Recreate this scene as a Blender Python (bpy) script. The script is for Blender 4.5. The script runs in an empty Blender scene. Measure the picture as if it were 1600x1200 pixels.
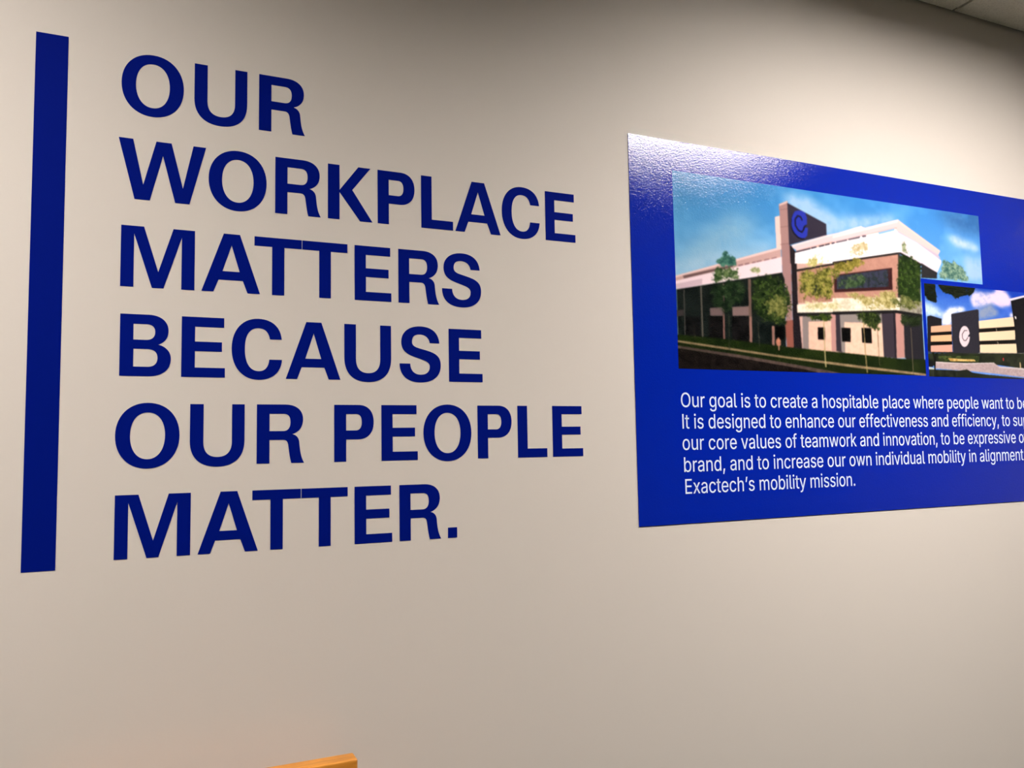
import bpy, math
import numpy as np
from mathutils import Matrix, Vector

# ------------------------------------------------------------------ scene, camera, light
scene = bpy.context.scene
COL = scene.collection
EYE = 1.48                 # camera height above the floor, metres
DIST = 1.57                # camera distance from the lettered wall (wall face is y = 0)
K = DIST / 1.5             # the wall layout below is measured for a camera 1.5 m away
CEIL = EYE + 1.268         # ceiling height

cam_data = bpy.data.cameras.new('camera')
cam_data.sensor_width = 36.0
cam_data.lens = 36.0 * 1269.1 / 1600.0
cam_data.clip_start = 0.02
cam = bpy.data.objects.new('camera', cam_data)
COL.objects.link(cam)
rot = Matrix(((0.91099681, -0.01590909, -0.41210643),
              (-0.41204633, -0.0772613, -0.90788133),
              (-0.01739631, 0.99688394, -0.07694008)))
cam.matrix_world = Matrix.Translation((0, -DIST, EYE)) @ rot.to_4x4()
scene.camera = cam

world = bpy.data.worlds.new('world')
scene.world = world
world.use_nodes = True
world.node_tree.nodes['Background'].inputs[0].default_value = (0.9, 0.95, 1.0, 1)
world.node_tree.nodes['Background'].inputs[1].default_value = 0.0

scene.view_settings.view_transform = 'Standard'
scene.view_settings.look = 'None'
scene.view_settings.gamma = 1.0
scene.view_settings.use_curve_mapping = False
scene.view_settings.exposure = 0.0
scene.cycles.use_denoising = True
scene.cycles.max_bounces = 8

LAMP_COLOR = (1.0, 0.925, 0.865)
LAMP_STRENGTH = (34.0, 41.5, 41.5)     # one per fixture, left to right
# recessed 2 x 4 ft ceiling fixtures: centre x, centre y
FIXTURES = [(-0.88, -1.07), (1.93, -1.07), (5.45, -1.07)]
FIX_L, FIX_W, RECESS, BLADES = 1.21, 0.60, 0.056, 5


# ------------------------------------------------------------------ helpers
def lin(c):
    return tuple((v / 255 / 12.92) if v <= 10.31 else ((v / 255 + 0.055) / 1.055) ** 2.4 for v in c)


def new_mat(name, base, rough=0.6, spec=0.5, metal=0.0):
    m = bpy.data.materials.new(name)
    m.use_nodes = True
    b = m.node_tree.nodes['Principled BSDF']
    b.inputs['Base Color'].default_value = (*base, 1)
    b.inputs['Roughness'].default_value = rough
    b.inputs['Specular IOR Level'].default_value = spec
    b.inputs['Metallic'].default_value = metal
    return m, m.node_tree, b


def add_bump(nt, bsdf, scale, strength, dist=0.001, detail=2.0, stretch=None):
    tc = nt.nodes.new('ShaderNodeTexCoord')
    no = nt.nodes.new('ShaderNodeTexNoise')
    no.inputs['Scale'].default_value = scale
    no.inputs['Detail'].default_value = detail
    src = tc.outputs['Object']
    if stretch:
        mp = nt.nodes.new('ShaderNodeMapping')
        mp.inputs['Scale'].default_value = stretch
        nt.links.new(src, mp.inputs['Vector'])
        src = mp.outputs['Vector']
    nt.links.new(src, no.inputs['Vector'])
    bu = nt.nodes.new('ShaderNodeBump')
    bu.inputs['Strength'].default_value = strength
    bu.inputs['Distance'].default_value = dist
    nt.links.new(no.outputs['Fac'], bu.inputs['Height'])
    nt.links.new(bu.outputs['Normal'], bsdf.inputs['Normal'])
    return no


def noise_color(nt, bsdf, c1, c2, scale, stretch=None, detail=4.0, lo=0.35, hi=0.65):
    tc = nt.nodes.new('ShaderNodeTexCoord')
    mp = nt.nodes.new('ShaderNodeMapping')
    mp.inputs['Scale'].default_value = stretch or (1, 1, 1)
    no = nt.nodes.new('ShaderNodeTexNoise')
    no.inputs['Scale'].default_value = scale
    no.inputs['Detail'].default_value = detail
    rp = nt.nodes.new('ShaderNodeValToRGB')
    rp.color_ramp.elements[0].position = lo
    rp.color_ramp.elements[1].position = hi
    rp.color_ramp.elements[0].color = (*c1, 1)
    rp.color_ramp.elements[1].color = (*c2, 1)
    nt.links.new(tc.outputs['Object'], mp.inputs['Vector'])
    nt.links.new(mp.outputs['Vector'], no.inputs['Vector'])
    nt.links.new(no.outputs['Fac'], rp.inputs['Fac'])
    nt.links.new(rp.outputs['Color'], bsdf.inputs['Base Color'])


class MB:
    """collects boxes into one mesh"""

    def __init__(self):
        self.v, self.f = [], []

    def box(self, x0, x1, y0, y1, z0, z1):
        n = len(self.v)
        self.v += [(x, y, z) for z in (z0, z1) for y in (y0, y1) for x in (x0, x1)]
        self.f += [tuple(n + i for i in q) for q in
                   ((0, 2, 3, 1), (4, 5, 7, 6), (0, 1, 5, 4), (2, 6, 7, 3), (0, 4, 6, 2), (1, 3, 7, 5))]
        return self

    def prism(self, ring_a, ring_b):
        """closed solid between two rings of equal count"""
        n, m = len(self.v), len(ring_a)
        self.v += list(ring_a) + list(ring_b)
        self.f.append(tuple(n + i for i in range(m))[::-1])
        self.f.append(tuple(n + m + i for i in range(m)))
        for i in range(m):
            j = (i + 1) % m
            self.f.append((n + i, n + j, n + m + j, n + m + i))
        return self

    def build(self, name, mat, parent=None, bevel=0.0, segs=2):
        me = bpy.data.meshes.new(name)
        me.from_pydata(self.v, [], self.f)
        me.update()
        return link(name, me, mat, parent, bevel, segs)


def link(name, me, mat, parent=None, bevel=0.0, segs=2):
    o = bpy.data.objects.new(name, me)
    COL.objects.link(o)
    if mat and not me.materials:
        me.materials.append(mat)
    o.parent = parent
    if bevel:
        b = o.modifiers.new('bevel', 'BEVEL')
        b.width, b.segments, b.limit_method = bevel, segs, 'ANGLE'
    return o


def empty(name, loc, label, cat, group=None):
    o = bpy.data.objects.new(name, None)
    COL.objects.link(o)
    o.location = loc
    tag(o, label, cat, group)
    return o


def tag(o, label, cat, group=None):
    o['label'], o['category'] = label, cat
    if group:
        o['group'] = group
    return o


def struct(o):
    o['kind'] = 'structure'
    return o


def flatten(contour, steps=14):
    """contour: [(x, y), ('C', x1, y1, x2, y2, x, y), ...] -> closed polyline"""
    out = []
    for s in contour:
        if s[0] == 'C':
            p0 = out[-1]
            a, b, c = (s[1], s[2]), (s[3], s[4]), (s[5], s[6])
            for i in range(1, steps + 1):
                t = i / steps
                u = 1 - t
                out.append(tuple(u**3 * p0[k] + 3 * u * u * t * a[k] + 3 * u * t * t * b[k] + t**3 * c[k] for k in (0, 1)))
        else:
            out.append(tuple(s))
    if abs(out[0][0] - out[-1][0]) + abs(out[0][1] - out[-1][1]) < 1e-6:
        out.pop()
    return out


def flat_shape_mesh(name, polys, depth, size=1.0):
    """filled outline(s) with holes, standing in the x-z plane, back at y=0 and front at y=-depth"""
    cu = bpy.data.curves.new(name, 'CURVE')
    cu.dimensions = '2D'
    cu.fill_mode = 'BOTH'
    cu.extrude = depth / 2 / size
    for poly in polys:
        sp = cu.splines.new('POLY')
        sp.points.add(len(poly) - 1)
        for q, (x, y) in zip(sp.points, poly):
            q.co = (x, y, 0, 1)
        sp.use_cyclic_u = True
    tmp = bpy.data.objects.new(name, cu)
    me = bpy.data.meshes.new_from_object(tmp)
    bpy.data.objects.remove(tmp)
    bpy.data.curves.remove(cu)
    me.name = name
    me.transform(Matrix.Scale(size, 4))
    # (x, y, z) -> (x, -z - depth/2, y): front face looks to -y
    me.transform(Matrix(((1, 0, 0, 0), (0, 0, -1, -depth / 2), (0, 1, 0, 0), (0, 0, 0, 1))))
    me.update()
    return me


# ------------------------------------------------------------------ room shell
X0, X1, Y1 = -3.6, 6.6, -5.2
wall_mat, nt, b = new_mat('wall_paint', (0.66, 0.61, 0.555), 0.6, 0.2)
add_bump(nt, b, 260, 0.12, 0.0006, 3)
wall = MB().box(X0 - 0.1, X1 + 0.1, 0, 0.1, 0, CEIL + 0.25)
struct(wall.build('wall_front', wall_mat))
dark_mat, nt, b = new_mat('far_wall_paint', (0.08, 0.10, 0.085), 0.8, 0.2)
add_bump(nt, b, 260, 0.12, 0.0006, 3)
struct(MB().box(X0 - 0.1, X1 + 0.1, Y1 - 0.1, Y1, 0, CEIL + 0.25).build('wall_back', dark_mat))
struct(MB().box(X0 - 0.1, X0, Y1, 0, 0, CEIL + 0.25).build('wall_left', wall_mat))
struct(MB().box(X1, X1 + 0.1, Y1, 0, 0, CEIL + 0.25).build('wall_right', wall_mat))

floor_mat, nt, b = new_mat('carpet', (0.10, 0.10, 0.11), 0.95, 0.1)
noise_color(nt, b, (0.016, 0.022, 0.018), (0.03, 0.038, 0.032), 120)
add_bump(nt, b, 400, 0.6, 0.004)
struct(MB().box(X0 - 0.1, X1 + 0.1, Y1 - 0.1, 0.1, -0.1, 0).build('floor', floor_mat))
base_mat, nt, b = new_mat('vinyl_cove', (0.05, 0.05, 0.055), 0.5)
struct(MB().box(X0, X1, -0.006, 0, 0, 0.10).build('baseboard_front', base_mat, bevel=0.003))

# suspended ceiling: 2 x 2 ft mineral tiles sitting in a grid, fixtures take two tiles each
tile_mat, nt, b = new_mat('ceiling_tile', (0.74, 0.71, 0.62), 0.9, 0.15)
noise_color(nt, b, (0.72, 0.69, 0.58), (0.86, 0.83, 0.71), 240, lo=0.3, hi=0.5)
add_bump(nt, b, 300, 0.5, 0.002)
grid_mat, nt, b = new_mat('ceiling_grid', (0.20, 0.20, 0.17), 0.5)
P = 0.61
gx = [2.17 + P * i for i in range(-9, 8)]
gx = [X0] + [x for x in gx if X0 + 0.05 < x < X1 - 0.05] + [X1]
gy = [0.0] + [-0.160 - P * i for i in range(0, 9) if -0.160 - P * i > Y1 + 0.05] + [Y1]
tiles = MB()
G = 0.006


def spans(x0, x1, ya, yb):
    """the stretches of x0..x1 not taken by a fixture in the row ya..yb"""
    out = [(x0, x1)]
    for fx, fy in FIXTURES:
        if abs((ya + yb) / 2 - fy) < 0.3:
            a, b_ = fx - FIX_L / 2, fx + FIX_L / 2
            out = [q for p, r in out for q in ((p, min(r, a)), (max(p, b_), r)) if q[1] - q[0] > 0.03]
    return out


for j in range(len(gy) - 1):
    for i in range(len(gx) - 1):
        for xa, xb in spans(gx[i], gx[i + 1], gy[j + 1], gy[j]):
            tiles.box(xa + G, xb - G, gy[j + 1] + G, gy[j] - G, CEIL, CEIL + 0.016)
ceil_o = struct(tiles.build('ceiling', tile_mat))
bars = MB()
for x in gx[1:-1]:
    for j in range(len(gy) - 1):
        if spans(x - 0.016, x + 0.016, gy[j + 1], gy[j]) == [(x - 0.016, x + 0.016)]:
            bars.box(x - 0.012, x + 0.012, gy[j + 1], gy[j], CEIL + 0.007, CEIL + 0.03)
for y in gy[1:-1]:
    bars.box(X0, X1, y - 0.012, y + 0.012, CEIL + 0.007, CEIL + 0.03)
struct(bars.build('trim_1', grid_mat))
struct(MB().box(X0, X1, -0.014, 0, CEIL + 0.004, CEIL + 0.03).build('trim_2', grid_mat))

# ------------------------------------------------------------------ ceiling fixtures (above the frame)
white_mat, nt, b = new_mat('bronze_reflector', (0.03, 0.032, 0.03), 0.35)
add_bump(nt, b, 40, 0.02)


def lamp_mat(strength):
    m = bpy.data.materials.new('lamp_lens')
    m.use_nodes = True
    nt = m.node_tree
    nt.nodes.remove(nt.nodes['Principled BSDF'])
    em = nt.nodes.new('ShaderNodeEmission')
    em.inputs['Color'].default_value = (*LAMP_COLOR, 1)
    em.inputs['Strength'].default_value = strength
    nt.links.new(em.outputs[0], nt.nodes['Material Output'].inputs[0])
    return m


FIX_LABEL = ['recessed ceiling light over the far left of the lettered wall',
             'recessed ceiling light mirrored in the top edge of the blue panel',
             'recessed ceiling light beyond the right end of the blue panel']
for (fx, fy), lab, watt in zip(FIXTURES, FIX_LABEL, LAMP_STRENGTH):
    t = empty('ceiling_light', (fx, fy, CEIL), lab, 'ceiling light', 'recessed ceiling lights along the wall')
    l, w, h, th = FIX_L / 2, FIX_W / 2, RECESS, 0.012
    hs = MB()
    hs.box(-l, l, -w, -w + th, 0, h).box(-l, l, w - th, w, 0, h)
    hs.box(-l, -l + th, -w + th, w - th, 0, h).box(l - th, l, -w + th, w - th, 0, h)
    hs.box(-l, l, -w, w, h, h + 0.01)
    hs.build('housing', white_mat, t)
    MB().box(-l + th, l - th, -w + th, w - th, h - 0.006, h - 0.0005).build('lens', lamp_mat(watt), t)
    lv = MB()
    for k in range(1, BLADES + 1):
        xb = -l + 2 * l * k / (BLADES + 1)
        lv.box(xb - 0.001, xb + 0.001, -w + th, w - th, 0.002, h - 0.008)
    lv.build('louvre', white_mat, t)

# ------------------------------------------------------------------ slogan in cut vinyl
navy, nt, b = new_mat('navy_vinyl', (0.0002, 0.0072, 0.185), 0.6, 0.02)
CAP = 0.06997 * DIST       # capital height
GLYPH = {
    'O': [[(0, .49), ('C', 0, .80, .19, 1.016, .472, 1.016), ('C', .755, 1.016, .944, .80, .944, .49),
           ('C', .944, .18, .755, -.036, .472, -.036), ('C', .19, -.036, 0, .18, 0, .49)],
          [(.214, .49), ('C', .214, .71, .31, .862, .47, .862), ('C', .63, .862, .727, .71, .727, .49),
           ('C', .727, .27, .63, .113, .47, .113), ('C', .31, .113, .214, .27, .214, .49)]],
    'U': [[(0, 1), (0, .40), ('C', 0, .12, .15, -.032, .426, -.032), ('C', .70, -.032, .853, .12, .853, .40),
           (.853, 1), (.653, 1), (.653, .38), ('C', .653, .21, .57, .127, .43, .127),
           ('C', .285, .127, .207, .21, .207, .38), (.207, 1)]],
    'R': [[(0, 0), (0, 1), (.47, 1), ('C', .655, 1, .768, .905, .768, .745), ('C', .768, .615, .70, .525, .585, .492),
           ('C', .655, .478, .695, .43, .703, .36), ('C', .712, .26, .72, .11, .787, 0), (.571, 0),
           ('C', .545, .08, .533, .2, .521, .29), ('C', .513, .36, .49, .397, .43, .397), (.208, .397), (.208, 0)],
          [(.207, .842), (.44, .842), ('C', .52, .842, .556, .79, .556, .70), ('C', .556, .60, .515, .546, .43, .546),
           (.207, .546)]],
    'P': [[(0, 0), (0, 1), (.43, 1), ('C', .61, 1, .706, .88, .706, .70), ('C', .706, .50, .60, .389, .42, .389),
           (.21, .389), (.21, 0)],
          [(.21, .838), (.39, .838), ('C', .46, .838, .492, .78, .492, .692), ('C', .492, .60, .45, .547, .38, .547),
           (.21, .547)]],
    'B': [[(0, 0), (0, 1), (.42, 1), ('C', .60, 1, .715, .90, .715, .745), ('C', .715, .63, .66, .55, .562, .518),
           ('C', .68, .49, .756, .405, .756, .288), ('C', .756, .10, .62, 0, .42, 0)],
          [(.195, .845), (.38, .845), ('C', .47, .845, .516, .80, .516, .722), ('C', .516, .635, .47, .588, .38, .588),
           (.195, .588)],
          [(.198, .441), (.40, .441), ('C', .50, .441, .555, .39, .555, .30), ('C', .555, .20, .50, .152, .40, .152),
           (.198, .152)]],
    'C': [[(.818, .672), ('C', .80, .89, .66, 1.018, .43, 1.018), ('C', .17, 1.018, 0, .81, 0, .497),
           ('C', 0, .18, .17, -.027, .435, -.027), ('C', .67, -.027, .81, .11, .824, .323), (.612, .322),
           ('C', .60, .19, .54, .12, .44, .12), ('C', .29, .12, .212, .26, .212, .50),
           ('C', .212, .73, .29, .857, .435, .857), ('C', .54, .857, .60, .79, .622, .672)]],
    'S': [[(.034, .72), ('C', .034, .60, .09, .52, .22, .47), ('C', .30, .44, .38, .42, .436, .399),
           ('C', .53, .37, .579, .335, .579, .272), ('C', .579, .175, .51, .12, .396, .12),
           ('C', .275, .12, .205, .195, .202, .32), (0, .32), ('C', 0, .09, .15, -.024, .395, -.024),
           ('C', .64, -.024, .793, .095, .793, .30), ('C', .793, .44, .73, .51, .57, .558),
           ('C', .48, .585, .40, .60, .33, .622), ('C', .265, .645, .237, .675, .237, .73),
           ('C', .237, .82, .29, .868, .385, .868), ('C', .50, .868, .565, .81, .583, .712), (.769, .712),
           ('C', .755, .905, .63, 1.018, .40, 1.018), ('C', .18, 1.018, .034, .90, .034, .72)]],
    'W': [[(0, 1), (.212, 1), (.372, .25), (.56, 1), (.792, 1), (.975, .255), (1.131, 1), (1.329, 1), (1.08, 0),
           (.858, 0), (.663, .77), (.475, 0), (.247, 0)]],
    'K': [[(0, 0), (0, 1), (.208, 1), (.208, .54), (.55, 1), (.775, 1), (.439, .563), (.81, 0), (.58, 0),
           (.208, .50), (.208, 0)]],
    'L': [[(0, 0), (0, 1), (.208, 1), (.208, .17), (.632, .17), (.632, 0)]],
    'A': [[(0, 0), (.345, 1), (.606, 1), (.94, 0), (.735, 0), (.658, .208), (.268, .208), (.189, 0)],
          [(.473, .805), (.605, .357), (.329, .357)]],
    'E': [[(0, 0), (0, 1), (.66, 1), (.66, .838), (.206, .838), (.206, .59), (.628, .59), (.628, .432), (.206, .432),
           (.206, .158), (.677, .158), (.677, 0)]],
    'M': [[(0, 0), (0, 1), (.337, 1), (.558, .265), (.78, 1), (1.111, 1), (1.111, 0), (.91, 0), (.91, .865),
           (.64, 0), (.466, 0), (.192, .875), (.192, 0)]],
    'T': [[(0, 1), (.797, 1), (.797, .84), (.499, .84), (.499, 0), (.295, 0), (.295, .84), (0, .84)]],
    '.': [[(0, 0), (0, .188), (.178, .188), (.178, 0)]],
}
BASE0, PITCH = 0.3897, 0.10111          # first baseline and line pitch, in camera distances
SLOGAN = [
    [('O', -.421), ('U', .689), ('R', 1.740)],
    [('W', -.445), ('O', .930), ('R', 2.020), ('K', 2.935), ('P', 3.843), ('L', 4.678), ('A', 5.357), ('C', 6.331), ('E', 7.287)],
    [('M', -.384), ('A', .836), ('T', 1.680), ('T', 2.487), ('E', 3.413), ('R', 4.227), ('S', 5.074)],
    [('B', -.372), ('E', .542), ('C', 1.324), ('A', 2.214), ('U', 3.226), ('S', 4.239), ('E', 5.195)],
    [('O', -.413), ('U', .688), ('R', 1.739), ('P', 3.045), ('E', 3.893), ('O', 4.683), ('P', 5.756), ('L', 6.590), ('E', 7.349)],
    [('M', -.397), ('A', .827), ('T', 1.674), ('T', 2.483), ('E', 3.402), ('R', 4.218), ('.', 5.139)],
]
LABELS = [
    ['round letter O beginning the top word OUR', 'letter U in the middle of the top word OUR', 'letter R ending the top word OUR'],
    ['wide letter W beginning WORKPLACE', 'letter O between W and R in WORKPLACE', 'letter R beside the K in WORKPLACE',
     'letter K in the middle of WORKPLACE', 'letter P between K and L in WORKPLACE', 'letter L before the A in WORKPLACE',
     'letter A after the L in WORKPLACE', 'letter C near the end of WORKPLACE', 'letter E ending WORKPLACE'],
    ['wide letter M beginning MATTERS below WORKPLACE', 'letter A after the M in MATTERS', 'letter T beside the A in MATTERS',
     'letter T beside the E in MATTERS', 'letter E after the double T in MATTERS', 'letter R before the final S of MATTERS',
     'curved letter S ending MATTERS'],
    ['letter B beginning BECAUSE', 'letter E between B and C in BECAUSE', 'letter C in BECAUSE', 'letter A in BECAUSE',
     'letter U in BECAUSE', 'curved letter S in BECAUSE', 'letter E ending BECAUSE'],
    ['round letter O beginning OUR beside the word PEOPLE', 'letter U in OUR beside the word PEOPLE',
     'letter R ending OUR beside the word PEOPLE', 'letter P beginning PEOPLE', 'letter E between P and O in PEOPLE',
     'round letter O inside PEOPLE', 'letter P between O and L in PEOPLE', 'letter L in PEOPLE', 'letter E ending PEOPLE'],
    ['wide letter M beginning MATTER on the bottom line', 'letter A in MATTER on the bottom line',
     'letter T beside the A on the bottom line', 'letter T beside the E on the bottom line', 'letter E in MATTER on the bottom line',
     'letter R before the full stop on the bottom line', 'square full stop after MATTER on the bottom line'],
]
VINYL = 0.0006
glyph_mesh = {}
for row, (line, labs) in enumerate(zip(SLOGAN, LABELS)):
    for (ch, x), lab in zip(line, labs):
        if ch not in glyph_mesh:
            glyph_mesh[ch] = flat_shape_mesh('vinyl_letter', [flatten(c) for c in GLYPH[ch]], VINYL, CAP)
            glyph_mesh[ch].materials.append(navy)
        o = bpy.data.objects.new('full_stop' if ch == '.' else 'vinyl_letter', glyph_mesh[ch])
        COL.objects.link(o)
        o.location = (x * CAP, 0, EYE + (BASE0 - PITCH * row) * DIST)
        tag(o, 'dark blue vinyl ' + lab, 'punctuation mark' if ch == '.' else 'letter', 'dark blue vinyl letters of the wall slogan')

bar = MB().box(-0.1727 * K, -0.1252 * K, -VINYL, 0, EYE - 0.1841 * K, EYE + 0.6988 * K).build('vinyl_stripe', navy)
tag(bar, 'tall dark blue vertical stripe on the wall beside the slogan', 'wall stripe')

# ------------------------------------------------------------------ printed panel
px0, px1, pz0, pz1 = 0.9752 * K, 2.74 * K, EYE - 0.1767 * K, EYE + 0.6945 * K
PT = 0.0015
panel = empty('printed_panel', (px0, -0.0003, pz0), 'long glossy blue printed panel with building photos and white text', 'poster')
gloss = dict(rough=0.07, spec=0.75)


def print_finish(nt, b):
    add_bump(nt, b, 310, 0.34, 0.0010, 2.5)


blue, nt, b = new_mat('blue_print', (0.0006, 0.016, 0.36), **gloss)
print_finish(nt, b)
MB().box(0, px1 - px0, -PT, 0, 0, pz1 - pz0).build('backing_board', blue, panel)
photo_mat, nt, b = new_mat('photo_print', (1, 1, 1), **gloss)
at = nt.nodes.new('ShaderNodeAttribute')
at.attribute_name = 'ink'
nt.links.new(at.outputs['Color'], b.inputs['Base Color'])
print_finish(nt, b)
white_ink, nt, b = new_mat('white_ink', (0.70, 0.80, 0.98), 0.3, 0.3)

PRINT_GAIN = 0.95


def box_blur(a, r):
    r = max(1, int(r))
    for ax in (0, 1):
        pad = [(0, 0)] * a.ndim
        pad[ax] = (r + 1, r)
        c = np.cumsum(np.pad(a, pad, mode='edge'), axis=ax)
        n = a.shape[ax]
        hi = np.take(c, np.arange(2 * r + 1, 2 * r + 1 + n), axis=ax)
        lo = np.take(c, np.arange(0, n), axis=ax)
        a = (hi - lo) / (2 * r + 1)
    return a


def value_noise(rng, h, w, cell):
    gh, gw = int(h / cell) + 3, int(w / cell) + 3
    g = rng.random((gh, gw))
    y, x = np.arange(h) / cell, np.arange(w) / cell
    yi, xi = y.astype(int), x.astype(int)
    fy, fx = (y - yi)[:, None], (x - xi)[None, :]
    fy, fx = fy * fy * (3 - 2 * fy), fx * fx * (3 - 2 * fx)
    a, b_ = g[yi][:, xi], g[yi][:, xi + 1]
    c, d = g[yi + 1][:, xi], g[yi + 1][:, xi + 1]
    return (a * (1 - fx) + b_ * fx) * (1 - fy) + (c * (1 - fx) + d * fx) * fy


def fill(pts, U, V):
    m = np.zeros(U.shape, bool)
    n = len(pts)
    u0, u1 = min(p[0] for p in pts), max(p[0] for p in pts)
    v0, v1 = min(p[1] for p in pts), max(p[1] for p in pts)
    sel = np.where((V[:, 0] >= v0) & (V[:, 0] <= v1))[0]
    cel = np.where((U[0] >= u0) & (U[0] <= u1))[0]
    if len(sel) == 0 or len(cel) == 0:
        return m
    ra, rb, ca, cb = sel[0], sel[-1] + 1, cel[0], cel[-1] + 1
    u, v = U[ra:rb, ca:cb], V[ra:rb, ca:cb]
    s = np.zeros(u.shape, bool)
    for i in range(n):
        (xa, ya), (xb, yb) = pts[i], pts[(i + 1) % n]
        if ya == yb:
            continue
        c = ((ya > v) != (yb > v)) & (u < (xb - xa) * (v - ya) / (yb - ya) + xa)
        s ^= c
    m[ra:rb, ca:cb] = s
    return m


def paint(ops, nw, nh, sky, seed, blur):
    """printed picture as an array of ink colours, (nh, nw, 3), sRGB 0..255, row 0 at the bottom"""
    SS = 2
    w, h = nw * SS, nh * SS
    px = w / 520.0                                   # one photo dot of detail
    rng = np.random.default_rng(seed)
    U, V = np.meshgrid((np.arange(w) + .5) / w * 1000, (np.arange(h) + .5) / h * 1000)
    u, v = U[..., None] / 1000, V[..., None] / 1000
    bl, br, tl, tr = (np.array(c, float) for c in sky)
    img = (bl * (1 - u) + br * u) * (1 - v) + (tl * (1 - u) + tr * u) * v
    n1 = value_noise(rng, h, w, 60 * px) * .5 + value_noise(rng, h, w, 24 * px) * .3 + value_noise(rng, h, w, 9 * px) * .2
    img = img + (np.clip(n1 - .45, 0, 1) * 70)[..., None] * np.array((1, .8, .6))
    for op in ops:
        q = op[-1]
        pts = list(zip(q[0::2], q[1::2]))
        k = op[0]
        if k == 'P':
            img[fill(pts, U, V)] = op[1]
        elif k == 'N':
            m = fill(pts, U, V)
            n = np.clip((value_noise(rng, h, w, 2.2 * px) + value_noise(rng, h, w, max(2, op[3]) * px)) * .5, 0, 1)
            n = np.clip((n - .3) / .4, 0, 1)[..., None]
            img[m] = (np.array(op[1]) * (1 - n) + np.array(op[2]) * n)[m]
        elif k == 'C':
            m = box_blur(box_blur(fill(pts, U, V).astype(float), op[3] * px * .5), op[3] * px * .5)
            n = value_noise(rng, h, w, max(3, op[3] * .8) * px) * .6 + value_noise(rng, h, w, 4 * px) * .4
            m = (np.clip(m * (0.65 + .7 * n), 0, 1) * op[2])[..., None]
            img = img * (1 - m) + np.array(op[1]) * m
        elif k == 'T':
            m = box_blur(box_blur(fill(pts, U, V).astype(float), op[4] * px * .6), op[4] * px * .5)
            n = value_noise(rng, h, w, 2.4 * px) * .45 + value_noise(rng, h, w, 1.3 * px) * .4 + value_noise(rng, h, w, 7.5 * px) * .5
            a = np.clip((m * (1.2 * op[3] + .46) - n) * 4.5, 0, 1)[..., None]
            s = np.clip((value_noise(rng, h, w, 1.8 * px) * .7 + value_noise(rng, h, w, 5 * px) * .55 - .32) / .6, -.25, 1)[..., None]
            img = img * (1 - a) + (np.array(op[1]) * (1 - s) + np.array(op[2]) * s) * a
        elif k == 'L':
            r = op[2] * px * .5
            x, y = U / 1000 * w, V / 1000 * h
            m = np.zeros(U.shape, bool)
            for (xa, ya), (xb, yb) in zip(pts[:-1], pts[1:]):
                xa, xb, ya, yb = xa / 1000 * w, xb / 1000 * w, ya / 1000 * h, yb / 1000 * h
                d2 = (xb - xa) ** 2 + (yb - ya) ** 2 + 1e-9
                t = np.clip(((x - xa) * (xb - xa) + (y - ya) * (yb - ya)) / d2, 0, 1)
                m |= (x - xa - t * (xb - xa)) ** 2 + (y - ya - t * (yb - ya)) ** 2 < r * r
            img[m] = op[1]
    img = box_blur(img, blur)
    return np.clip(img.reshape(nh, SS, nw, SS, 3).mean((1, 3)), 0, 255)


def picture(name, x0, x1, z0, z1, y, ops, nw, nh, sky, seed, blur, parent, label):
    img = paint(ops, nw, nh, sky, seed, blur) / 255
    c = np.where(img <= 0.04045, img / 12.92, ((img + .055) / 1.055) ** 2.4) ** 1.15 * PRINT_GAIN
    me = bpy.data.meshes.new(name)
    X, Z = np.meshgrid(np.linspace(x0, x1, nw + 1), np.linspace(z0, z1, nh + 1))
    co = np.stack([X, np.full_like(X, y), Z], -1).reshape(-1, 3)
    i = np.arange(nh)[:, None] * (nw + 1) + np.arange(nw)[None, :]
    quads = np.stack([i, i + 1, i + nw + 2, i + nw + 1], -1).reshape(-1, 4)
    nf = len(quads)
    me.vertices.add(len(co))
    me.vertices.foreach_set('co', co.astype(np.float32).ravel())
    me.loops.add(nf * 4)
    me.loops.foreach_set('vertex_index', quads.astype(np.int32).ravel())
    me.polygons.add(nf)
    me.polygons.foreach_set('loop_start', (np.arange(nf) * 4).astype(np.int32))
    me.update(calc_edges=True)
    pad = np.pad(c, ((0, 1), (0, 1), (0, 0)), mode='edge')
    pad = (pad + np.pad(c, ((1, 0), (0, 1), (0, 0)), mode='edge') + np.pad(c, ((0, 1), (1, 0), (0, 0)), mode='edge')
           + np.pad(c, ((1, 0), (1, 0), (0, 0)), mode='edge')) / 4
    at_ = me.color_attributes.new('ink', 'FLOAT_COLOR', 'POINT')
    rgba = np.concatenate([pad.reshape(-1, 3), np.ones((len(co), 1))], 1)
    at_.data.foreach_set('color', rgba.astype(np.float32).ravel())
    o = link(name, me, photo_mat, parent)
    o['label'] = label
    return o


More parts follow.
